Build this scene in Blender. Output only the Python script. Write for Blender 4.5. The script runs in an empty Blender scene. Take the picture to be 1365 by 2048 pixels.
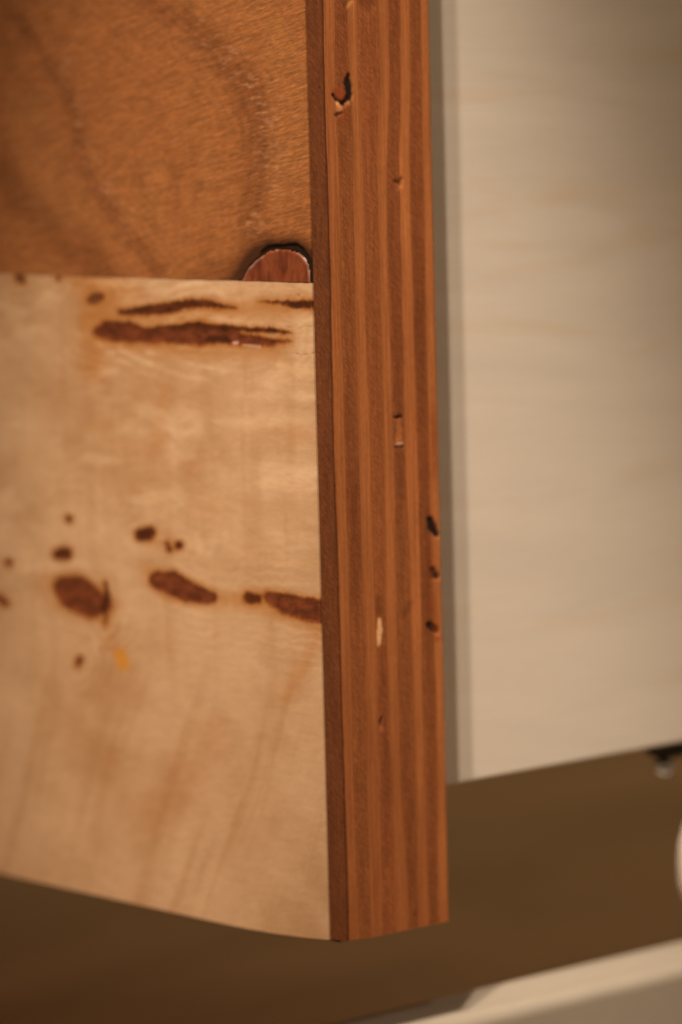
import bpy, math
import numpy as np

# ------------------------------------------------------------------ camera
MM = 0.001
YAW, PITCH, ROLL = math.radians(41.2715), math.radians(6.1319), math.radians(-1.4527)
FPX = 7723.5                                   # focal length in photograph pixels
CAM = np.array([311.553, -270.125, 91.846])    # millimetres, origin = lower corner of the door panel
_fw = np.array([-math.cos(YAW)*math.cos(PITCH), math.sin(YAW)*math.cos(PITCH), -math.sin(PITCH)])
_r = np.cross(_fw, [0, 0, 1.0]); _r /= np.linalg.norm(_r); _u = np.cross(_r, _fw)
RT = _r*math.cos(ROLL) + _u*math.sin(ROLL)
UP = -_r*math.sin(ROLL) + _u*math.cos(ROLL)

scene = bpy.context.scene
col = scene.collection
from mathutils import Matrix
cam_data = bpy.data.cameras.new('camera')
cam = bpy.data.objects.new('camera', cam_data); col.objects.link(cam)
cam.matrix_world = Matrix(((RT[0], UP[0], -_fw[0], CAM[0]*MM), (RT[1], UP[1], -_fw[1], CAM[1]*MM),
                           (RT[2], UP[2], -_fw[2], CAM[2]*MM), (0, 0, 0, 1)))
cam_data.sensor_fit = 'VERTICAL'; cam_data.sensor_height = 36.0; cam_data.sensor_width = 24.0
cam_data.lens = FPX/2048*36.0
cam_data.clip_start = 0.02; cam_data.clip_end = 50
cam_data.dof.use_dof = True
cam_data.dof.focus_distance = 0.408
cam_data.dof.aperture_fstop = 14.0
scene.camera = cam

# ------------------------------------------------------------------ light
scene.view_settings.view_transform = 'Standard'
scene.view_settings.look = 'None'
scene.view_settings.exposure = 0.0
scene.view_settings.gamma = 1.0
world = bpy.data.worlds.new('World'); scene.world = world; world.use_nodes = True
bg = world.node_tree.nodes['Background']
bg.inputs['Color'].default_value = (1.0, 0.70, 0.40, 1)      # dim warm room
bg.inputs['Strength'].default_value = 0.15

def spot(name, phi, el, dist, watts, target, cone=14, blend=1.0, size=0.016, color=(1.0, 0.83, 0.62)):
    d = np.array([math.sin(math.radians(phi))*math.cos(math.radians(el)),
                  -math.cos(math.radians(phi))*math.cos(math.radians(el)), math.sin(math.radians(el))])
    L = bpy.data.lights.new(name, 'SPOT'); L.energy = watts; L.color = color
    L.spot_size = math.radians(cone); L.spot_blend = blend; L.shadow_soft_size = size
    o = bpy.data.objects.new(name, L); col.objects.link(o)
    from mathutils import Vector
    o.location = Vector((np.array(target) + d*dist)*MM)
    o.rotation_euler = Vector(d).to_track_quat('Z', 'Y').to_euler()
    return o
POOL = (-21, 18, 36)
spot('ceiling_spot', 38.2, 60, 1300, 70, POOL, cone=5.8)
spot('ceiling_spot', 30.6, 60, 1300, 70, POOL, cone=5.8)
spot('soft_fill', 60, 50, 1300, 53, POOL, cone=6.5, size=0.12)  # soft fill added to lift the shadowed band beside the panel

# ------------------------------------------------------------------ helpers
def tag(o, label=None, cat=None, group=None, kind=None):
    if label: o['label'] = label
    if cat: o['category'] = cat
    if group: o['group'] = group
    if kind: o['kind'] = kind
    return o

def project(P):
    d = np.asarray(P, float) - CAM
    z = d @ _fw
    return 682.5 + FPX*(d @ RT)/z, 1024 - FPX*(d @ UP)/z

def ray(px, py):
    d = np.multiply.outer((np.asarray(px, float)-682.5)/FPX, RT) + np.multiply.outer((1024-np.asarray(py, float))/FPX, UP) + _fw
    return d
def hit(px, py, axis, val):                       # where a pixel's ray meets the plane axis = val (mm)
    d = ray(px, py); t = (val - CAM[axis])/d[..., axis]
    return CAM + d*t[..., None] if np.ndim(t) else CAM + d*t

def lin(c):
    c = np.asarray(c, float)/255
    return np.where(c <= 0.04045, c/12.92, ((c+0.055)/1.055)**2.4)

_rng = np.random.RandomState(7)
_T = _rng.rand(256, 256)
def vnoise(x, y, seed=0):
    x = np.asarray(x, float) + seed*37.13; y = np.asarray(y, float) + seed*91.7
    xi = np.floor(x).astype(int); yi = np.floor(y).astype(int); fx = x-xi; fy = y-yi
    fx = fx*fx*(3-2*fx); fy = fy*fy*(3-2*fy)
    a = _T[xi & 255, yi & 255]; b = _T[(xi+1) & 255, yi & 255]; c = _T[xi & 255, (yi+1) & 255]; d = _T[(xi+1) & 255, (yi+1) & 255]
    return (a*(1-fx)+b*fx)*(1-fy) + (c*(1-fx)+d*fx)*fy
def fbm(x, y, seed=0, octv=4):
    s = 0; a = 0.5; n = 0
    for k in range(octv):
        s = s + a*vnoise(x*2**k, y*2**k, seed+k*3); n += a; a *= 0.5
    return s/n*2 - 1                               # about -1 .. 1
def sstep(a, b, x):
    t = np.clip((x-a)/(b-a), 0, 1); return t*t*(3-2*t)
def stroke(X, Y, pts):
    """signed distance to a stroke of changing width; pts = (x, y, radius)"""
    D = np.full(np.shape(X), 1e9)
    if len(pts) == 1:
        return np.hypot(X-pts[0][0], Y-pts[0][1]) - pts[0][2]
    for (x0, y0, r0), (x1, y1, r1) in zip(pts[:-1], pts[1:]):
        dx, dy = x1-x0, y1-y0
        t = np.clip(((X-x0)*dx+(Y-y0)*dy)/(dx*dx+dy*dy), 0, 1)
        D = np.minimum(D, np.hypot(X-x0-t*dx, Y-y0-t*dy) - (r0+(r1-r0)*t))
    return D
def poly_sdf(X, Y, pts):
    D = np.full(np.shape(X), 1e9); ins = np.zeros(np.shape(X), bool); n = len(pts)
    for k in range(n):
        (x0, y0), (x1, y1) = pts[k], pts[(k+1) % n]
        dx, dy = x1-x0, y1-y0
        t = np.clip(((X-x0)*dx+(Y-y0)*dy)/(dx*dx+dy*dy+1e-9), 0, 1)
        D = np.minimum(D, np.hypot(X-x0-t*dx, Y-y0-t*dy))
        ins ^= ((y0 > Y) != (y1 > Y)) & (X < x0 + (Y-y0)*dx/(dy if abs(dy) > 1e-9 else 1e-9))
    return np.where(ins, -D, D)
def mix(c, d, m):
    return c*(1-m[..., None]) + np.asarray(d)*m[..., None]

def grid_object(name, P, color, mat, parent=None, keep=None, closed=None):
    """a dense sheet: P (n, m, 3) in mm, color (n, m, 3) as surface colour"""
    n, m = P.shape[:2]
    idx = np.arange(n*m).reshape(n, m)
    q = np.stack([idx[:-1, :-1], idx[1:, :-1], idx[1:, 1:], idx[:-1, 1:]], -1).reshape(-1, 4)
    V = P.reshape(-1, 3)*MM; C = color.reshape(-1, 3)
    if keep is not None:
        k = keep.reshape(-1); q = q[k[q].all(1)]
        used = np.unique(q); re = np.full(n*m, -1); re[used] = np.arange(len(used))
        V = V[used]; C = C[used]; q = re[q]
    area = np.linalg.norm(np.cross(V[q[:, 2]]-V[q[:, 0]], V[q[:, 3]]-V[q[:, 1]]), axis=1)
    q = q[area > 1e-13]                              # no collapsed faces: they would bend the shading
    me = bpy.data.meshes.new(name)
    me.vertices.add(len(V)); me.vertices.foreach_set('co', V.astype(np.float32).ravel())
    me.loops.add(q.size); me.loops.foreach_set('vertex_index', q.astype(np.int32).ravel())
    me.polygons.add(len(q)); me.polygons.foreach_set('loop_start', np.arange(0, q.size, 4, dtype=np.int32))
    me.polygons.foreach_set('loop_total', np.full(len(q), 4, np.int32))
    me.polygons.foreach_set('use_smooth', np.ones(len(q), bool))
    me.update(calc_edges=True)
    a = me.color_attributes.new('tint', 'FLOAT_COLOR', 'POINT')
    a.data.foreach_set('color', np.concatenate([np.clip(C, 0.002, 0.95), np.ones((len(C), 1))], 1).astype(np.float32).ravel())
    me.materials.append(mat)
    o = bpy.data.objects.new(name, me); col.objects.link(o)
    if parent: o.parent = parent
    return o

import bmesh
def box(name, lo, hi, mat, parent=None, bevel=0.4, seg=3):
    bm = bmesh.new(); bmesh.ops.create_cube(bm, size=1)
    lo = np.array(lo, float); hi = np.array(hi, float)
    for v in bm.verts:
        c = (lo+hi)/2 + np.array(v.co)*(hi-lo); v.co = c*MM
    if bevel:
        bmesh.ops.bevel(bm, geom=list(bm.edges), offset=bevel*MM, segments=seg, affect='EDGES', profile=0.5)
    me = bpy.data.meshes.new(name); bm.to_mesh(me); bm.free()
    for p in me.polygons: p.use_smooth = False
    me.materials.append(mat)
    o = bpy.data.objects.new(name, me); col.objects.link(o)
    if parent: o.parent = parent
    return o
def lathe(name, centre, profile, mat, parent=None, n=40):
    """profile: (radius, z) from bottom to top, mm"""
    bm = bmesh.new(); rings = []
    for r, z in profile:
        rings.append([bm.verts.new(((centre[0]+r*math.cos(2*math.pi*k/n))*MM, (centre[1]+r*math.sin(2*math.pi*k/n))*MM, (centre[2]+z)*MM)) for k in range(n)])
    for a, b in zip(rings[:-1], rings[1:]):
        for k in range(n): bm.faces.new((a[k], a[(k+1) % n], b[(k+1) % n], b[k])).smooth = True
    bm.faces.new(rings[0][::-1]); bm.faces.new(rings[-1])
    me = bpy.data.meshes.new(name); bm.to_mesh(me); bm.free(); me.materials.append(mat)
    o = bpy.data.objects.new(name, me); col.objects.link(o)
    if parent: o.parent = parent
    return o
def empty(name, loc=(0, 0, 0)):
    o = bpy.data.objects.new(name, None); col.objects.link(o); o.empty_display_size = 0.02
    return o                                        # kept at the origin: parts hold their true coordinates

# ------------------------------------------------------------------ materials
def new_mat(name, rough=0.5, spec=0.3):
    m = bpy.data.materials.new(name); m.use_nodes = True
    nt = m.node_tree; b = nt.nodes['Principled BSDF']
    b.inputs['Roughness'].default_value = rough
    b.inputs['Specular IOR Level'].default_value = spec
    return m, nt, b
def N(nt, kind, **kw):
    n = nt.nodes.new(kind)
    for k, v in kw.items():
        if k in n.inputs: n.inputs[k].default_value = v
        else: setattr(n, k, v)
    return n
def noise_at(nt, scale_mm, scale=1.0, detail=3.0, rough=0.55, dist=0.0, rot=(0, 0, 0)):
    """noise in object space; scale_mm = features per millimetre along x, y, z"""
    tc = N(nt, 'ShaderNodeTexCoord'); mp = N(nt, 'ShaderNodeMapping')
    mp.inputs['Scale'].default_value = [s*1000 for s in scale_mm]
    nz = N(nt, 'ShaderNodeTexNoise', Scale=scale, Detail=detail, Roughness=rough, Distortion=dist)
    rt = N(nt, 'ShaderNodeMapping'); rt.inputs['Rotation'].default_value = rot
    nt.links.new(tc.outputs['Object'], rt.inputs['Vector']); nt.links.new(rt.outputs['Vector'], mp.inputs['Vector']); nt.links.new(mp.outputs['Vector'], nz.inputs['Vector'])
    return nz.outputs['Fac']
def ramp(nt, fac, lo, hi, a=0.3, b=0.7):
    mr = N(nt, 'ShaderNodeMapRange'); mr.inputs['From Min'].default_value = a; mr.inputs['From Max'].default_value = b
    mr.inputs['To Min'].default_value = lo; mr.inputs['To Max'].default_value = hi
    nt.links.new(fac, mr.inputs['Value']); return mr.outputs['Result']
def mul(nt, a, b):
    m = N(nt, 'ShaderNodeMath', operation='MULTIPLY')
    nt.links.new(a, m.inputs[0]); nt.links.new(b, m.inputs[1]); return m.outputs[0]
def add(nt, a, b):
    m = N(nt, 'ShaderNodeMath', operation='ADD')
    nt.links.new(a, m.inputs[0]); nt.links.new(b, m.inputs[1]); return m.outputs[0]
def scale_color(nt, colour, fac):
    v = N(nt, 'ShaderNodeVectorMath', operation='SCALE')
    nt.links.new(colour, v.inputs[0]); nt.links.new(fac, v.inputs['Scale']); return v.outputs[0]
def bump(nt, b, h, strength=0.3, dist=0.00005):
    n = N(nt, 'ShaderNodeBump', Strength=strength, Distance=dist)
    nt.links.new(h, n.inputs['Height']); nt.links.new(n.outputs['Normal'], b.inputs['Normal'])

def tint_mat(name, layers, rough, spec, bump_layer, bump_dist, bump_strength=0.4):
    """surface colour from the painted attribute times fine grain"""
    m, nt, b = new_mat(name, rough, spec)
    at = N(nt, 'ShaderNodeVertexColor', layer_name='tint')
    f = None
    for sc, det, lo, hi, a, bb, dist, rot in layers:
        r = ramp(nt, noise_at(nt, sc, 1.0, det, 0.6, dist, rot), lo, hi, a, bb)
        f = r if f is None else mul(nt, f, r)
    nt.links.new(scale_color(nt, at.outputs['Color'], f), b.inputs['Base Color'])
    sc, det, dist, rot = bump_layer
    bump(nt, b, noise_at(nt, sc, 1.0, det, 0.6, dist, rot), bump_strength, bump_dist)
    return m

M_UP = tint_mat('stained_veneer', [((0.30, 1, 3.0), 4, 0.78, 1.22, .36, .64, 0.6, (0, 0.20, 0)), ((1.2, 1, 6.0), 2, 0.84, 1.16, .34, .66, 0.4, (0, 0.26, 0)),
                                   ((0.25, 1, 0.5), 3, 0.94, 1.06, .3, .7, 0.5, (0, 0.1, 0))],
                0.42, 0.35, ((0.9, 1, 5.0), 3, 0.6, (0, 0.22, 0)), 0.00006, 0.5)
M_LOW = tint_mat('burl_veneer', [((0.35, 1, 1.2), 4, 0.93, 1.07, .3, .7, 0.8, (0, 0.1, 0)), ((3.0, 1, 5.0), 2, 0.96, 1.04, .3, .7, 0.2, (0, 0, 0))],
                 0.45, 0.3, ((1.0, 1, 2.5), 3, 0.4, (0, 0, 0)), 0.00004, 0.35)
M_PLY_LONG = tint_mat('ply_long_grain', [((1, 5.0, 0.10), 4, 0.80, 1.20, .34, .66, 0.15, (0, 0, 0)), ((1, 4.0, 1.2), 3, 0.90, 1.10, .34, .66, 0.2, (0, 0, 0))],
                      0.55, 0.25, ((1, 6.0, 0.3), 3, 0.1, (0, 0, 0)), 0.00005, 0.4)
M_PLY_END = tint_mat('ply_end_grain', [((1, 5.0, 1.0), 3, 0.80, 1.22, .36, .64, 0.7, (-0.75, 0, 0)), ((1, 3.5, 0.25), 3, 0.86, 1.14, .34, .66, 0.3, (0, 0, 0)), ((1, 4.0, 4.0), 2, 0.88, 1.12, .34, .66, 0.3, (0, 0, 0))],
                     0.55, 0.25, ((1, 6.0, 1.2), 3, 0.5, (-0.75, 0, 0)), 0.00006, 0.5)

def plain_wood(name, colour, layers, rough=0.5, spec=0.3, lines=None, bump_l=None):
    m, nt, b = new_mat(name, rough, spec)
    f = None
    for sc, det, lo, hi, a, bb, dist, rot in layers:
        r = ramp(nt, noise_at(nt, sc, 1.0, det, 0.6, dist, rot), lo, hi, a, bb)
        f = r if f is None else mul(nt, f, r)
    rgb = N(nt, 'ShaderNodeRGB'); rgb.outputs[0].default_value = (*colour, 1)
    c = scale_color(nt, rgb.outputs[0], f)
    if lines:
        lc, sc, dist, a, bb = lines
        fac = ramp(nt, noise_at(nt, sc, 1.0, 2, 0.5, dist), 0, 1, a, bb)
        mx = N(nt, 'ShaderNodeMix', data_type='RGBA')
        nt.links.new(fac, mx.inputs['Factor']); nt.links.new(c, mx.inputs['A'])
        cc = scale_color(nt, c, fac); mx.inputs['B'].default_value = (*lc, 1)
        c = mx.outputs['Result']
    nt.links.new(c, b.inputs['Base Color'])
    if bump_l:
        bump(nt, b, noise_at(nt, bump_l, 1.0, 3, 0.6, 0.2), 0.3, 0.00005)
    return m
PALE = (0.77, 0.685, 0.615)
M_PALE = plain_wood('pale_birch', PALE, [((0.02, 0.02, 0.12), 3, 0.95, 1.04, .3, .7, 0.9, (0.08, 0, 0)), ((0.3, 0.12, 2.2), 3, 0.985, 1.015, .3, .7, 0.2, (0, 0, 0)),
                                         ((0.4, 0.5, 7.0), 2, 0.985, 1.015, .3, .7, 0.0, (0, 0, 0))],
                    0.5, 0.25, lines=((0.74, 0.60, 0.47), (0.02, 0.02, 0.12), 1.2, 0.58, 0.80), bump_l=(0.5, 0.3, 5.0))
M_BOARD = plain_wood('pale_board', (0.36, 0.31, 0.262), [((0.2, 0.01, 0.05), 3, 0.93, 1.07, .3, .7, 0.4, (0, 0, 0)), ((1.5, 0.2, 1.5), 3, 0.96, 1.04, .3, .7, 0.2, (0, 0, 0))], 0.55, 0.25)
M_BROWN = plain_wood('brown_tabletop', (0.76, 0.50, 0.265), [((0.03, 0.006, 0.03), 3, 0.8, 1.2, .3, .7, 0.6, (0, 0, 0)), ((0.6, 0.05, 0.5), 3, 0.92, 1.08, .3, .7, 0.2, (0, 0, 0))], 0.55, 0.2)
m, nt, b = new_mat('black_plastic', 0.45, 0.4); b.inputs['Base Color'].default_value = (0.012, 0.011, 0.010, 1)
nt.links.new(ramp(nt, noise_at(nt, (2, 2, 2), 1, 3), 0.38, 0.55), b.inputs['Roughness']); M_BLACK = m
m, nt, b = new_mat('steel', 0.25, 0.5); b.inputs['Base Color'].default_value = (0.74, 0.84, 1.0, 1); b.inputs['Metallic'].default_value = 1
nt.links.new(ramp(nt, noise_at(nt, (3, 3, 3), 1, 3), 0.20, 0.28), b.inputs['Roughness']); M_STEEL = m

# ------------------------------------------------------------------ the surface underneath
FLOOR_Z = -50.0
tag(box('tabletop', (-1200, -600, FLOOR_Z-30), (900, 1400, FLOOR_Z), M_BROWN, bevel=1), 'dark brown wooden surface in shade underneath the cabinet', 'tabletop', kind='structure')

# ------------------------------------------------------------------ cabinet behind the door panel
INSET, CZ, CY = -5.0, 14.06, 18.0
cab = tag(empty('cabinet'), 'pale birch plywood cabinet with plain grain, set back behind the brown plywood panel', 'cabinet')
CW, CD, CH = 360, 120, 420          # width, depth, top height
box('side_panel', (INSET-12, CY, CZ), (INSET, CY+CD, CH), M_PALE, cab, 0.3)
box('side_panel', (INSET-CW, CY, CZ), (INSET-CW+12, CY+CD, CH), M_PALE, cab, 0.3)
box('bottom_panel', (INSET-CW+12.02, CY+1, CZ+1.0), (INSET-12.02, CY+CD-8, CZ+13), M_PALE, cab, 0.3)
box('top_panel', (INSET-CW+12.02, CY+1, CH-13), (INSET-12.02, CY+CD-8, CH-1), M_PALE, cab, 0.3)
box('back_panel', (INSET-CW+12.02, CY+CD-7.9, CZ+1.5), (INSET-12.02, CY+CD-2, CH-1.5), M_PALE, cab, 0.2)
for fx, fy in ((-30, CY+CD-14), (-345, CY+CD-14), (-345, 60)):
    lathe('foot', (fx, fy, FLOOR_Z), [(9, 0), (10, 1), (10, 8), (8, 30), (8, CZ-FLOOR_Z+1.0)], M_BLACK, cab)
# black bracket with a steel bolt head and a pale turned peg, hung from the underside
e0 = hit(1334, 1508, 0, -9.5)
br = lathe('cap', (-9.5, e0[1], CZ-2.5), [(1.6, 0), (2.3, 0.3), (2.6, 0.9), (2.6, 2.0), (3.6, 2.2), (3.6, 2.52)], M_BLACK, cab, 32)
pb = hit(1326, 1533, 0, -8.6)
lathe('bolt', (-8.6, pb[1], pb[2]), [(0.2, -1.2), (0.8, -1.0), (1.2, -0.6), (1.35, 0.0), (1.2, 0.5), (0.7, 0.55), (0.7, CZ-2.3-pb[2])], M_STEEL, br, 24)
pk = hit(1407, 1812, 0, -7.0)
hz = CZ - pk[2]
lathe('peg', (-7.0, pk[1], pk[2]), [(0.4, 0), (1.8, 0.25), (2.6, 1.2), (2.95, 3.0), (3.0, 5.5), (2.8, 8.0), (2.2, 10.0), (1.5, 11.5), (1.3, 13.0), (1.3, hz+0.02)], M_PALE, cab)

# ------------------------------------------------------------------ pale board under the corner
BZ = -11.6
pa = hit(865, 2039, 2, BZ); pc = hit(1365, 1944, 2, BZ); pf = hit(612, 2048, 2, BZ); pi = hit(1200, 1914, 2, BZ)
BX1 = (pa[0]+pc[0])/2; BX0 = pi[0]; BY0 = pf[1]
print('board', pa, pc, pf, pi)
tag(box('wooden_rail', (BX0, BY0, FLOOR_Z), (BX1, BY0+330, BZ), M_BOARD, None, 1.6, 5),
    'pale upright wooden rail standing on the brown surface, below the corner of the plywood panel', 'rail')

# ------------------------------------------------------------------ door panel
door = tag(empty('plywood_panel'), 'brown plywood front panel with two veneers on its face and a layered edge', 'panel')
W_LEFT, H_TOP = -380.0, 400.0
SEAM = 72.2
E_F = np.array([0.86, 0.73, 0.54])              # daylight-free lamp level on the face, used to turn seen colours into surface colours
E_S = np.array([0.56, 0.46, 0.33])
def alb(rgb, E): return lin(rgb)/E

def axis_values(dense0, dense1, step, far, far_step):
    a = list(np.arange(dense0, dense1+1e-6, step))
    return a, far, far_step
xs = np.concatenate([np.linspace(W_LEFT, -68, 22)[:-1], np.arange(-68, -0.001, 0.15), [0.0]])
def seam_z(x): return SEAM + 0.10*(vnoise(x*0.5, 0*x, 5)-0.5) + 0.05*(vnoise(x*2.3, 0*x, 6)-0.5)
def bottom_z(x): return 0.85*np.clip((x+19)/19, 0, 1)**2.2

# --- lower veneer, pale burl
rows = np.linspace(0, 1, int(SEAM/0.15))
X = np.repeat(xs[None, :], len(rows), 0)
Z = bottom_z(xs)[None, :] + rows[:, None]*(seam_z(xs)-0.02-0.05*np.clip(fbm(xs*0.25, xs*0, 9)+0.4, 0, 1)-bottom_z(xs))[None, :]
P = np.stack([X, np.zeros_like(X)-0.03, Z], -1)
px, py = project(P)
C = np.broadcast_to(alb((187, 138, 93), E_F), P.shape).copy()
# broad cloudy figure
n1 = fbm(X*0.055, Z*0.075, 1); n2 = fbm(X*0.16+0.6*n1, Z*0.22, 2); n3 = fbm(X*0.5, Z*0.9, 3)
C = mix(C, alb((200, 152, 105), E_F), np.clip(0.55*n1+0.45*n2, 0, 1)*1.3)
C = mix(C, alb((160, 106, 60), E_F), np.clip(-0.55*n1-0.45*n2, 0, 1)*1.2)
C *= (1+0.03*n3)[..., None]
# slanting streaks in the lower half
wob = X - 0.42*Z + 3*fbm(X*0.05, Z*0.03, 12)
st = fbm(wob*0.42, Z*0.035, 13, 3); st2 = fbm(wob*1.3, Z*0.06, 14, 3)
lowm = sstep(1250, 1480, py)
C = mix(C, alb((158, 102, 54), E_F), np.clip(0.8*st+0.22*st2, 0, 1)*lowm*0.65)
C = mix(C, alb((192, 143, 100), E_F), np.clip(-0.8*st-0.22*st2, 0, 1)*lowm*0.55)
# vertical streaks on the left in the upper half
C = mix(C, alb((160, 104, 56), E_F), np.clip(fbm(X*0.5, Z*0.05, 15, 3)*1.2, 0, 1)*(1-lowm)*0.35)
# golden stains: (stroke, softness, strength)
def stain(C, pts, soft, col_, k, amp=6, fr=0.5, seed=20):
    d = stroke(px, py, pts) + amp*fbm(X*fr, Z*fr, seed)
    return mix(C, col_, (1-sstep(-soft*0.4, soft, d))*k)
GOLD = alb((166, 100, 42), E_F); RUST = alb((132, 66, 24), E_F); DARK = alb((88, 40, 16), E_F); LIGHT = alb((220, 174, 124), E_F); BROWN = alb((112, 52, 25), E_F); BLACKISH = alb((52, 24, 12), E_F)
for pts, soft, k in [
    ([(180, 560, 26), (205, 600, 26), (195, 680, 20), (188, 740, 8)], 50, 0.85),
    ([(245, 560, 10), (270, 620, 22), (330, 640, 16), (480, 620, 10), (625, 612, 10)], 36, 0.75),
    ([(330, 780, 4), (322, 830, 8), (318, 890, 4)], 22, 0.5),
    ([(190, 655, 22), (330, 690, 22), (560, 700, 12)], 26, 0.6),
    ([(100, 1165, 20), (150, 1190, 40), (210, 1215, 20)], 26, 0.5),
    ([(300, 1150, 14), (360, 1180, 22), (440, 1200, 10), (520, 1200, 16), (640, 1240, 24)], 22, 0.65),
    ([(285, 1070, 12), (345, 1085, 12)], 20, 0.4),
    ([(215, 1250, 4), (225, 1290, 8)], 26, 0.35),
    ([(640, 1270, 6), (610, 1330, 10), (580, 1390, 6)], 26, 0.5),
    ([(395, 995, 5), (430, 1010, 6)], 30, 0.3), ([(530, 860, 4), (620, 875, 5)], 30, 0.3),
    ([(200, 860, 4), (260, 900, 6), (380, 930, 4)], 40, 0.25), ([(420, 1480, 8), (380, 1560, 14), (300, 1640, 10)], 70, 0.3)]:
    C = stain(C, pts, soft, GOLD, k)
# light silky curved grain
for pts, w, k in [([(240, 700, 2), (290, 725, 2), (350, 748, 2), (420, 762, 2)], 7, .8), ([(300, 705, 2), (360, 722, 2), (450, 742, 2)], 6, .55),
                  ([(200, 690, 2), (230, 712, 2), (270, 738, 2), (330, 762, 1)], 8, .45), ([(480, 598, 2), (540, 582, 2), (600, 574, 2)], 8, .8),
                  ([(330, 590, 2), (360, 572, 2), (400, 563, 2)], 9, .7), ([(420, 646, 2), (500, 650, 2), (600, 648, 3)], 10, .6), ([(270, 655, 3), (330, 655, 2), (350, 640, 2)], 8, .7),
                  ([(470, 790, 4), (540, 795, 5), (630, 794, 5)], 12, .7), ([(180, 870, 6), (260, 868, 8), (330, 860, 4)], 22, .6),
                  ([(340, 800, 10), (400, 840, 16), (480, 830, 8)], 40, .45), ([(300, 1015, 4), (350, 985, 6), (430, 1000, 4)], 26, .5),
                  ([(260, 1105, 4), (300, 1040, 3), (360, 1010, 3)], 22, .5), ([(440, 940, 10), (560, 960, 14), (620, 930, 8)], 50, .5),
                  ([(150, 1010, 10), (120, 1080, 8)], 30, .4), ([(230, 1110, 4), (250, 1150, 6), (270, 1180, 4)], 22, .55),
                  ([(30, 1390, 10), (90, 1400, 6)], 50, .4), ([(540, 600, 1), (570, 594, 1), (620, 590, 1)], 6, .5)]:
    d = stroke(px, py, pts) + 7*fbm(X*0.35, Z*0.6, 31) + 3*fbm(X*1.5, Z*2.5, 32)
    C = mix(C, LIGHT, (1-sstep(-w, w*1.3, d))*k*0.75*np.clip(0.7+0.9*fbm(X*0.3, Z*0.3, 34), 0, 1))
rip = fbm(X*0.13+0.5*fbm(X*0.07, Z*0.07, 36), Z*0.45+1.2*fbm(X*0.06, Z*0.05, 37), 38, 4)
upm = 1-sstep(1000, 1350, py)
C = mix(C, LIGHT, np.clip(rip*1.5-0.15, 0, 1)*upm*0.55); C = mix(C, alb((164, 110, 62), E_F), np.clip(-rip*1.4-0.2, 0, 1)*upm*0.45)
# cross silk near the edge
silk = fbm(X*0.10, Z*1.1+0.5*fbm(X*0.1, Z*0.1, 35), 33, 3)*sstep(380, 560, px)*(1-sstep(1180, 1320, py))
C *= (1+0.07*silk)[..., None]
# knots and dark streaks: (stroke, rim softness, rim colour, core colour, core shrink)
depth = np.zeros_like(X)
KNOTS = [
    ([(195, 663, 9), (218, 661, 20), (255, 664, 22), (288, 671, 15), (340, 668, 18), (400, 668, 22), (440, 672, 16), (490, 680, 11), (545, 685, 8), (582, 682, 2)], 6, RUST, BROWN),
    ([(350, 658, 6), (400, 652, 8), (470, 659, 5), (540, 661, 5), (585, 666, 1)], 5, RUST, DARK),
    ([(244, 624, 6), (290, 622, 10), (340, 616, 11), (385, 607, 8), (430, 610, 7), (472, 617, 1)], 5, RUST, DARK),
    ([(518, 603, 1), (560, 605, 3), (592, 610, 8), (640, 608, 9)], 5, RUST, DARK),
    ([(183, 600, 7), (190, 597, 11), (200, 594, 8)], 7, RUST, alb((96, 56, 30), E_F)),
    ([(40, 556, 9), (46, 562, 5)], 6, RUST, alb((104, 62, 34), E_F)), ([(117, 557, 4)], 4, RUST, alb((104, 62, 34), E_F)),
    ([(284, 1070, 12), (298, 1066, 13)], 6, RUST, DARK), ([(335, 1085, 3), (340, 1100, 4)], 5, RUST, DARK), ([(358, 1092, 8)], 5, RUST, DARK),
    ([(138, 1038, 6)], 6, RUST, BROWN), ([(116, 1110, 9), (132, 1106, 12)], 6, RUST, DARK), ([(18, 1125, 7)], 6, RUST, BROWN),
    ([(126, 1172, 18), (150, 1186, 34), (185, 1206, 30), (203, 1210, 20)], 7, RUST, BROWN),
    ([(211, 1165, 2), (214, 1190, 4), (207, 1215, 9), (211, 1232, 3), (211, 1246, 3)], 4, RUST, DARK),
    ([(318, 1160, 17), (345, 1168, 24), (380, 1184, 20), (412, 1194, 14), (426, 1194, 9)], 6, RUST, BROWN),
    ([(498, 1196, 11), (515, 1199, 9)], 6, RUST, DARK), ([(540, 1195, 11), (570, 1208, 19), (610, 1218, 22), (650, 1224, 24)], 7, RUST, BROWN),
    ([(0, 1196, 6), (10, 1206, 7)], 6, RUST, BROWN), ([(160, 1318, 4), (156, 1330, 4)], 6, RUST, BROWN)]
kd = np.full(X.shape, 1e9)
for k_ in KNOTS: kd = np.minimum(kd, stroke(px, py, k_[0]))
kw = 14*fbm(X*0.12, Z*0.2, 74) + 3*fbm(X*0.8, Z*1.4, 75)
kl = np.sin((kd+1.8*kw)*2*np.pi/19)*np.exp(-np.maximum(kd, 0)/55)*np.clip(0.5+1.2*fbm(X*0.1, Z*0.16, 76), 0, 1)
C = mix(C, LIGHT, np.clip(kl, 0, 1)*0.38); C = mix(C, GOLD, np.clip(-kl, 0, 1)*0.30)
edge_n = 3.4*fbm(X*0.9, Z*1.4, 41) + 2.6*fbm(X*2.4, Z*3, 42)
for pts, soft, rim, core in KNOTS:
    d = stroke(px, py, pts) + edge_n
    C = mix(C, GOLD*0.95, (1-sstep(0, 5+soft*1.6, d))*0.75)
for pts, soft, rim, core in KNOTS:
    d = stroke(px, py, pts) + edge_n
    C = mix(C, rim, 1-sstep(-2, soft*0.8, d))
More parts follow.
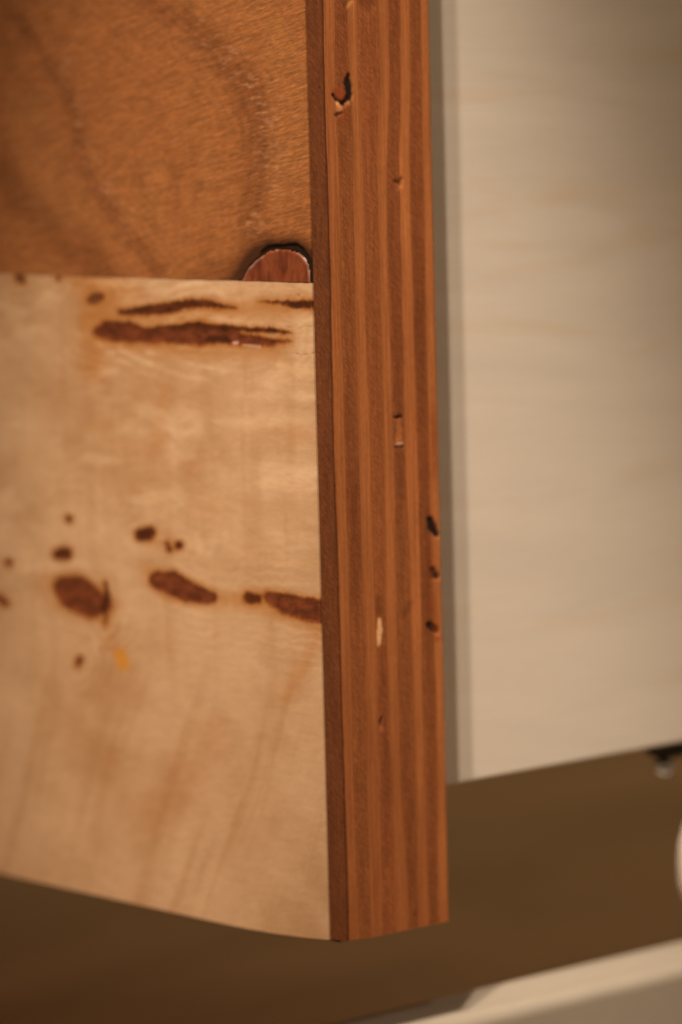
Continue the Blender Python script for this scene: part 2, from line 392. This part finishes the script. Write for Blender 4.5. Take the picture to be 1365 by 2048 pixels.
for pts, soft, rim, core in KNOTS:
    d = stroke(px, py, pts) + edge_n
    mott = np.clip(0.5+0.9*fbm(X*0.8, Z*1.8, 43), 0, 1); cr = np.clip(fbm(X*2.6, Z*3.2, 45)*2-0.3, 0, 1)
    core_c = core[None, None, :]*((0.55+0.60*mott)*(1-0.45*cr))[..., None]
    m_ = 1-sstep(-soft*0.8, 0.5, d)
    C = C*(1-m_[..., None]) + core_c*m_[..., None]
    # darker outline where bark sits
    ol = np.exp(-((d+1.5)/3.0)**2)*0.65
    C = mix(C, DARK*0.8, ol*np.clip(0.5+fbm(X*0.6, Z*0.6, 44), 0, 1))
    depth += 0.035*m_
for pts, soft, k in [([(420, 678, 5), (445, 678, 6), (460, 681, 2)], 5, .8), ([(535, 661, 3), (550, 662, 3)], 5, .8), ([(585, 610, 3), (600, 609, 4)], 6, .6),
                     ([(211, 1170, 1), (217, 1195, 4), (207, 1218, 3)], 5, .7), ([(286, 1070, 6), (296, 1070, 7)], 7, .6)]:
    C = stain(C, pts, soft, BLACKISH, k, 2, 1.0)
# yellow resin spot, pale torn fibres, hairline cracks
C = stain(C, [(240, 1308, 9), (247, 1328, 10)], 10, alb((190, 118, 34), E_F), 0.9, 3)
C = stain(C, [(468, 686, 1.5), (475, 685, 2)], 3, alb((205, 150, 120), E_F), .8, 1, 2); C = stain(C, [(488, 690, 1), (520, 694, 2)], 3, alb((190, 136, 100), E_F), .7, 1, 2)
for pts in ([(600, 656, .5), (612, 652, .6), (628, 654, .6)], [(572, 652, .4), (585, 655, .4)], [(575, 704, .4), (604, 710, .6), (628, 706, .8)], [(592, 590, .8), (600, 592, .5)]):
    d = stroke(px, py, pts) + 1.2*fbm(X*4, Z*4, 47)
    m_ = (1-sstep(-0.5, 2.4, d))*np.clip(0.4+1.2*fbm(X*2, Z*2, 48), 0, 1); C = mix(C, RUST, m_*0.6); depth += 0.03*m_
P[..., 1] += depth
# the sheet's cut edge at the corner
edge = P[:, -1:, :].copy(); edge[..., 1] = 0.2
Pf = np.concatenate([P, P[:, -1:], edge], 1); Cf = np.concatenate([C, C[:, -1:]*0.8, C[:, -1:]*0.8], 1)
top = Pf[-1:].copy(); top[..., 1] = 0.2
Pf = np.concatenate([Pf, Pf[-1:], top], 0); Cf = np.concatenate([Cf, Cf[-1:]*0.6, Cf[-1:]*0.5], 0)
lower = grid_object('veneer_sheet', Pf, Cf, M_LOW, door)
lower['label'] = 'pale burl veneer sheet with dark brown knots'

# --- upper veneer, orange brown
zt = np.concatenate([np.arange(0, 36, 0.15), np.linspace(36.5, H_TOP-SEAM, 30)])
X = np.repeat(xs[None, :], len(zt), 0)
Z = seam_z(xs)[None, :] + 0.03 + zt[:, None]*1.0
P = np.stack([X, np.zeros_like(X), Z], -1)
px, py = project(P)
U0 = alb((144, 82, 39), E_F); UD = alb((94, 47, 19), E_F); UL = alb((152, 94, 47), E_F); UP_ = alb((172, 116, 76), E_F)
C = np.broadcast_to(U0, P.shape).copy()
n1 = fbm(X*0.06, Z*0.06, 51); n2 = fbm(X*0.3, Z*1.0, 52)
C = mix(C, UL, np.clip(n1, 0, 1)*0.5); C = mix(C, UD, np.clip(-n1, 0, 1)*0.45)
C *= (1+0.06*n2)[..., None]
rag = 10*fbm(X*0.3+0.06*Z, Z*1.5-0.3*X, 53) + 8*fbm(X*0.9, Z*3.4-0.8*X, 54)
for pts, w, k, colr in [
    ([(300, 0, 8), (370, 40, 14), (440, 105, 18), (495, 180, 20), (515, 260, 20), (512, 340, 18), (500, 430, 14), (505, 470, 8)], 40, .62, UD),
    ([(520, 200, 4), (528, 300, 4), (520, 400, 4)], 10, .35, UD),
    ([(20, 20, 10), (70, 80, 8), (120, 160, 8), (150, 230, 9), (160, 320, 9), (205, 400, 10), (255, 465, 10), (320, 540, 10)], 20, .55, UD),
    ([(0, 330, 14), (40, 400, 18), (110, 450, 22), (170, 510, 22), (220, 560, 20)], 42, .6, UD),
    ([(400, 555, 16), (470, 540, 18), (520, 500, 18)], 40, .5, UD),
    ([(0, 60, 30), (60, 30, 20), (160, 0, 20)], 80, .12, UD),
    ([(270, 300, 4), (285, 380, 5), (310, 450, 4)], 14, .25, UD), ([(330, 260, 4), (345, 350, 5), (360, 430, 4)], 14, .22, UD), ([(390, 300, 4), (395, 400, 5)], 14, .25, UD),
    ([(60, 230, 26), (90, 330, 30), (150, 430, 26)], 60, .45, UL), ([(560, 60, 20), (580, 200, 24), (570, 380, 24)], 40, .35, UL),
    ([(300, 330, 14), (300, 420, 12)], 50, .3, UL), ([(420, 300, 12), (415, 440, 8)], 24, .3, UL)]:
    d = stroke(px, py, pts) + rag
    C = mix(C, colr, (1-sstep(-8, w*0.8, d))*k*0.78)
fleck = np.clip(fbm(X*0.9, Z*4.5, 56, 3)*2.2-0.2, 0, 1)
for pts, w, k in [([(395, 55, 6), (450, 105, 8), (520, 180, 8), (540, 320, 10), (530, 430, 8)], 22, .7), ([(125, 130, 6), (155, 200, 6), (165, 280, 8), (190, 350, 6), (240, 420, 8), (262, 470, 4)], 18, .75),
                  ([(60, 410, 6), (90, 430, 6)], 26, .4), ([(500, 440, 8), (510, 460, 8)], 20, .6)]:
    d = stroke(px, py, pts)
    C = mix(C, UP_, (1-sstep(-4, w*1.6, d + 8*fbm(X*0.3, Z*0.5, 57)))*k*0.75*fleck)
C = mix(C, UP_, np.clip(fbm(X*1.1, Z*4.0-0.9*X, 58, 3)*2.4-0.75, 0, 1)*0.2)
dA = stroke(px, py, [(250, -60, 0), (370, 40, 0), (440, 105, 0), (495, 180, 0), (518, 260, 0), (512, 340, 0), (500, 430, 0), (490, 600, 0)]); dB = stroke(px, py, [(-20, -40, 0), (70, 80, 0), (120, 160, 0), (150, 230, 0), (160, 320, 0), (205, 400, 0), (255, 465, 0), (340, 570, 0)])
wv = 9*fbm(X*0.18, Z*0.5, 71) + 4*fbm(X*0.9, Z*2.0, 72)
fig = 0.6*np.sin((dA+wv)*2*np.pi/19)*np.exp(-dA/140) + 0.6*np.sin((dB+wv)*2*np.pi/15)*np.exp(-dB/90)
C *= (1+0.13*fig*np.clip(0.8+fbm(X*0.12, Z*0.2, 73), 0, 1.3))[..., None]
# hollow beside the knot
depth = np.zeros_like(X)
PLUG = [(482, 580), (483, 562), (490, 548), (498, 535), (511, 522), (524, 512), (538, 502), (550, 499.5), (563, 499), (577, 499.5), (589, 502), (599, 506), (607, 512), (613, 519), (617, 528), (620, 545), (621, 580)]
dp = poly_sdf(px, py, PLUG) + 1.1*fbm(X*1.5, Z*2, 61)
BLACK_HOLE = [(517, 520), (523, 501), (531, 495), (540, 491.5), (553, 491), (567, 490), (581, 488), (594, 488), (606, 496), (617, 511), (627, 530), (627, 580), (600, 580), (600, 530), (560, 520)]
dv = poly_sdf(px, py, BLACK_HOLE) + 1.0*fbm(X*1.2, Z*2, 62)
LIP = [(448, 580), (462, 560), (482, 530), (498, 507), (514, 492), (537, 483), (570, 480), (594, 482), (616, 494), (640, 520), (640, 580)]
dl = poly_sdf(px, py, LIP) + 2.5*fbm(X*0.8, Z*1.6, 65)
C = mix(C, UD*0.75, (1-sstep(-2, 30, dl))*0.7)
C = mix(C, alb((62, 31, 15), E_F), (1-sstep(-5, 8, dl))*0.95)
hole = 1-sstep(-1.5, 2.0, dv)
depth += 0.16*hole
C = mix(C, alb((30, 18, 12), E_F), hole*0.95)  # shade of the hollow put into the colour, the recess is shallow
inside = (dp < -1.0)
depth = np.minimum(depth + 0.12*(dp < 1.0), 0.17)
P[..., 1] += depth
edge = P[:, -1:, :].copy(); edge[..., 1] = 0.2
Pf = np.concatenate([P, P[:, -1:], edge], 1); Cf = np.concatenate([C, C[:, -1:]*0.8, C[:, -1:]*0.8], 1)
bot = Pf[:1].copy(); bot[..., 1] = 0.2
Pf = np.concatenate([bot, Pf[:1], Pf], 0); Cf = np.concatenate([Cf[:1]*0.5, Cf[:1]*0.6, Cf], 0)
upper = grid_object('veneer_sheet', Pf, Cf, M_UP, door)
upper['label'] = 'orange brown veneer sheet with a split knot'
# the knot as a piece of its own
Pk = np.stack([X, np.zeros_like(X) - 0.012 + 0.13*sstep(-3.5, 0.8, dp), Z], -1)
kc = np.broadcast_to(alb((112, 50, 24), E_F), P.shape).copy()
kn = fbm(X*1.3, Z*0.35, 63); kn2 = fbm(X*0.6, Z*0.6, 64)
kn3 = fbm(X*2.2, Z*1.6, 67)
kc *= (1+0.25*kn3)[..., None]
kc = mix(kc, alb((78, 32, 17), E_F), np.clip(kn*1.6+0.5*kn2, 0, 1)); kc = mix(kc, alb((136, 70, 36), E_F), np.clip(-kn*1.3+0.3*kn2, 0, 1)*0.7)
rimw = np.clip(0.55+fbm(X*0.5, Z*0.5, 66)*1.2, 0, 1)*sstep(505, 518, py)*((px < 530) | (px > 598)) + 0.25*(fbm(X*0.9, Z*0.9, 68) > 0.1)
kc = mix(kc, alb((186, 152, 122), E_F), np.exp(-((dp+1.5)/2.2)**2)*np.clip(rimw*np.clip(0.6+fbm(X*1.2, Z*1.2, 69), 0, 1), 0, 1))
knot = grid_object('knot', Pk, kc, M_LOW, upper, keep=(dp < 0.8) & (X > -40) & (Z < 95) & (px < 624))
knot['label'] = 'red brown knot cut off by the pale veneer'

# --- layered edge
ROWS = {  # photograph rows: x of every layer boundary
    0:    [605, 644.5, 668, 693, 715, 757, 781, 803, 825, 846, 866],
    150:  [608, 647, 667, 698, 717, 760, 781, 804, 825, 848, 867],
    210:  [611, 649.5, 669, 700, 721, 757, 780, 803, 823, 848, 867.5],
    300:  [615, 653, 675, 704.5, 726.5, 756, 776, 800, 822, 848, 869],
    450:  [619.5, 659, 681, 709, 731, 757, 775, 803, 823, 851, 871.5],
    600:  [624.5, 663, 682.5, 711, 731, 761, 780, 805, 827, 852, 873.5],
    900:  [633, 669.6, 691, 717, 741, 766, 787, 808, 833, 855, 877],
    1100: [638, 676, 697, 723.6, 745, 768, 790, 816, 837, 860, 881],
    1300: [643.5, 683, 702, 729, 753, 772, 794, 820, 841, 866, 885.5],
    1560: [651, 691.5, 707, 735.5, 761, 783, 801, 831, 849, 874, 893],
    1840: [663, 703, 724, 746, 768, 794, 820, 838, 859, 878, 901]}
tab_z = []; tab_y = []
for yy in sorted(ROWS):
    h = hit(np.array(ROWS[yy], float), np.full(11, float(yy)), 0, 0.0)
    tab_z.append(h[:, 2].mean()); tab_y.append(h[:, 1])
tab_z = np.array(tab_z)[::-1]; tab_y = np.array(tab_y)[::-1]
tab_y = tab_y - tab_y[:, :1] + 0.0
scale_t = 18.0/tab_y[:, -1:]; tab_y = tab_y*scale_t
tab_y[:, 0] = 0.2
zr = np.concatenate([np.arange(0, 109, 0.15), np.linspace(110, H_TOP, 60)])
def bound(i):
    y = np.interp(zr, tab_z, tab_y[:, i])
    if 0 < i < 10:
        k = np.ones(25)/25; yp = np.pad(y, 12, mode='edge'); y = np.convolve(yp, k, mode='valid')
        y = y + 0.09*fbm(zr*0.35, zr*0+i*7.7, 70+i, 3) + 0.12*(vnoise(zr*0.06, zr*0+i, 80+i)-0.5)
    return y
GOLDP = alb((138, 75, 34), E_S); DARKP = alb((99, 49, 21), E_S); STRIP = alb((90, 45, 20), E_S); REDP = alb((111, 54, 24), E_S); MIDP = alb((116, 61, 27), E_S)
cols = [STRIP, GOLDP, DARKP, GOLDP, REDP, GOLDP*0.93, DARKP, GOLDP*1.08, DARKP, GOLDP]
blist = [bound(i) for i in range(11)]
edge_n2 = None
for i in range(10):
    y0, y1 = blist[i], blist[i+1]
    long_grain = i % 2 == 1
    nc = 18 if i == 0 or i == 4 else 13
    s = np.linspace(0, 1, nc)
    gap = 0.003
    Y = (y0+gap)[:, None]*(1-s)[None, :] + (y1-gap)[:, None]*s[None, :]
    Zg = np.repeat(zr[:, None], nc, 1)
    Zb = Zg + (1-np.clip(Zg/3, 0, 1))*np.interp(Y, [0, 1.4, 2.8, 6, 18], [0.85, 0.54, 0.28, 0.07, 0.0])   # eased lower corner
    base = {0: -0.004}.get(i, 0.0) + (0.002 if long_grain else -0.002)
    Xg = base + 0.010*fbm(Zg*0.2, Y*0.5, 90)
    Pl = np.stack([Xg, Y, Zb], -1)
    qx, qy = project(np.stack([0*Y, Y, Zb], -1))
    Cg = np.broadcast_to(cols[i], Pl.shape).copy()
    if i > 0:
        vis = np.clip(0.74+0.75*fbm(Zg*0.035, Y*0.15, 200+i, 3), 0.15, 1.15)
        vis = vis*(1-0.35*sstep(1150, 1600, qy))
        Cg = MIDP + (Cg-MIDP)*vis[..., None]
        Cg *= (1+0.13*fbm(Y*4.0, Zg*0.06, 220+i, 3)+0.07*fbm(Y*0.3, Zg*0.3, 240+i, 3))[..., None]
    if long_grain:
        g = fbm(Y*3.0+0.4*fbm(Zg*0.1, Y, 3), Zg*0.03, 100+i, 4); Cg *= (1+0.20*g)[..., None]
        g2 = fbm(Y*0.5, Zg*0.05, 140+i, 3)
        Cg = mix(Cg, REDP, np.clip(g2, 0, 1)*0.55)
    else:
        g = fbm(Y*1.4, Zg*0.10, 100+i, 4); g2 = fbm(Y*0.5, Zg*0.04, 120+i, 3)
        Cg = mix(Cg, REDP*1.03, np.clip(g2, 0, 1)*0.6); Cg *= (1+0.14*g)[..., None]
    if i == 0:
        g = fbm(Y*0.9, Zg*0.25, 130, 4); Cg *= (1+0.12*g)[..., None]
    # neighbouring layers share resin and stain near the joint
    if i > 0:
        near = 0.5*np.exp(-(s/0.16)**2)[None, :] + 0.5*np.exp(-((1-s)/0.16)**2)[None, :]
        Cg = mix(Cg, (GOLDP+DARKP)/2, np.repeat(near, len(zr), 0)*0.9)
    # glue lines
    gl = np.exp(-(s/0.05)**2)[None, :] + np.exp(-((1-s)/0.05)**2)[None, :]
    Cg = mix(Cg, DARKP*0.55, 0.7*np.clip(gl, 0, 1)*np.clip(0.30+0.6*fbm(Zg*0.15, Y*0+i, 150+i), 0, 1))
    if i == 0:
        Cg = mix(Cg, STRIP*0.45, np.repeat(sstep(0.80, 0.97, s)[None, :], len(zr), 0)*0.6)
        Xg = Xg - 0.05*sstep(0.88, 1.0, s)[None, :]; Pl[..., 0] = Xg
        for sp in ((640, 174, 2.2), (614, 245, 2.0), (646, 520, 1.5)):
            Cg = mix(Cg, STRIP*0.4, 1-sstep(-1, 2, stroke(qx, qy, [sp])))
    wn = 2.2*fbm(Y*1.6, Zg*1.6, 160) + 1.2*fbm(Y*5, Zg*5, 161)
    def pit(pts, soft, colr, k, dep=0.0, noise=1.0):
        global Cg, Pl
        d_ = stroke(qx, qy, pts) + wn*noise
        m_ = (1-sstep(-soft, soft, d_))*k
        Cg = mix(Cg, colr, m_); Pl[..., 0] -= np.clip(dep, -0.03, 0.14)*m_
    BLK = alb((26, 14, 9), E_S); TAN = alb((166, 104, 56), E_S); RED2 = alb((112, 46, 16), E_S)  # BLK puts the shade inside voids into the colour; pits stay shallow
    if i in (1, 2, 3):   # the knot hole near the top
        pit([(672, 180, 6), (684, 186, 13), (688, 205, 8)], 5, RED2, .7)
        pit([(698, 150, 3), (696, 168, 7), (700, 188, 7), (696, 202, 6), (688, 208, 4)], 3, BLK, 1, 0.9)
        pit([(667, 190, 3), (674, 200, 3.5), (682, 207, 3)], 2.5, BLK, .9, 0.3)
        pit([(676, 206, 3), (680, 220, 6)], 3, TAN, .9, -0.05); pit([(674, 231, 3), (684, 226, 2)], 3, BLK, .7, 0.2)
        pit([(694, 207, 2), (699, 203, 2)], 2, TAN*0.8, .7); pit([(690, 222, 10), (688, 236, 10)], 12, RED2, .4)
    if i in (2, 3):
        pit([(700, 2, 4), (694, 14, 2)], 3, TAN*0.8, .6, 0.1)
    if i in (4, 5): pit([(735, 8, 16)], 8, DARKP*0.7, .5, 0.1)
    if i in (6, 7):
        pit([(792, 364, 3), (800, 368, 4), (803, 358, 3)], 4, DARKP*0.6, .7, 0.25); pit([(797, 379, 1.5), (804, 374, 1.5)], 2, TAN*0.85, .6)
        pit([(775, 770, 6), (785, 800, 6)], 8, DARKP*0.75, .6)
        pit([(788, 836, 3), (803, 834, 2)], 2.5, BLK, .7, 0.3); pit([(796, 842, 5), (797, 876, 7)], 4, GOLDP*0.9, .8, 0.12)
        pit([(792, 888, 2.5), (804, 886, 3)], 2, alb((170, 118, 84), E_S), .8); pit([(791, 895, 2), (806, 894, 2)], 2.5, BLK, .6, 0.25); pit([(788, 850, 2), (788, 862, 2)], 2, alb((120, 92, 66), E_S), .7)
    if i in (4, 5):
        pit([(757, 1195, 5), (758, 1225, 6)], 5, DARKP*0.65, .6)
        pit([(759, 1240, 3), (760, 1262, 5), (759, 1284, 4), (758, 1290, 2)], 2.2, alb((180, 124, 76), E_S), .9, -0.03, 1.2)
        pit([(764, 1436, 2), (761, 1448, 4)], 3, DARKP*0.4, .8, 0.3); pit([(764, 1460, 4)], 3, alb((168, 84, 52), E_S), .8)
        pit([(765, 1300, 6), (775, 1600, 8)], 10, DARKP*0.75, .5)
    if i in (6, 7, 8):
        pit([(822, 1205, 4), (812, 1222, 7), (808, 1236, 3)], 6, DARKP*0.65, .55)
        pit([(830, 1828, 3)], 4, BLK, .4)
    if i in (8, 9):
        pit([(861, 1040, 6), (866, 1055, 10), (873, 1068, 7)], 3.5, BLK, 1, 0.5); pit([(867, 1140, 5), (871, 1152, 8)], 4, BLK, .97, 0.4)
        pit([(861, 1252, 7), (868, 1258, 8), (873, 1262, 5)], 3.5, BLK, 1, 0.5); pit([(876, 1271, 3)], 2, TAN, .7)
        pit([(862, 1070, 2), (866, 1110, 4), (864, 1180, 3), (868, 1230, 6), (875, 1275, 6)], 7, RED2, .5)
        pit([(866, 830, 8), (868, 950, 8)], 20, RED2, .35)
    if i == 9:   # pale sanded arris at the back
        Cg = mix(Cg, alb((186, 118, 60), E_S), np.repeat(sstep(0.84, 0.95, s)[None, :], len(zr), 0)*0.9)
        Pl[..., 0] -= 0.22*(sstep(0.82, 1.0, s)**2)[None, :]
    # wrap the layer back into the panel so it is a solid sheet
    back0 = Pl[:, :1].copy(); back1 = Pl[:, -1:].copy(); back0[..., 0] = W_LEFT; back1[..., 0] = W_LEFT
    Pl = np.concatenate([back0, Pl[:, :1], Pl, Pl[:, -1:], back1], 1); Cg = np.concatenate([Cg[:, :1], Cg[:, :1], Cg, Cg[:, -1:], Cg[:, -1:]], 1)
    for e in (0, -1):
        capP = Pl[e].copy(); capP[:, 1] = capP[:, 1].mean()
        if e == 0: Pl = np.concatenate([capP[None], Pl[:1], Pl], 0); Cg = np.concatenate([Cg[:1], Cg[:1], Cg], 0)
        else: Pl = np.concatenate([Pl, Pl[-1:], capP[None]], 0); Cg = np.concatenate([Cg, Cg[-1:], Cg[-1:]], 0)
    o = grid_object('ply', Pl[:, ::-1], Cg[:, ::-1], M_PLY_LONG if long_grain else M_PLY_END, door)
    if i == 0: o['label'] = 'plain dark brown layer right behind the veneer'
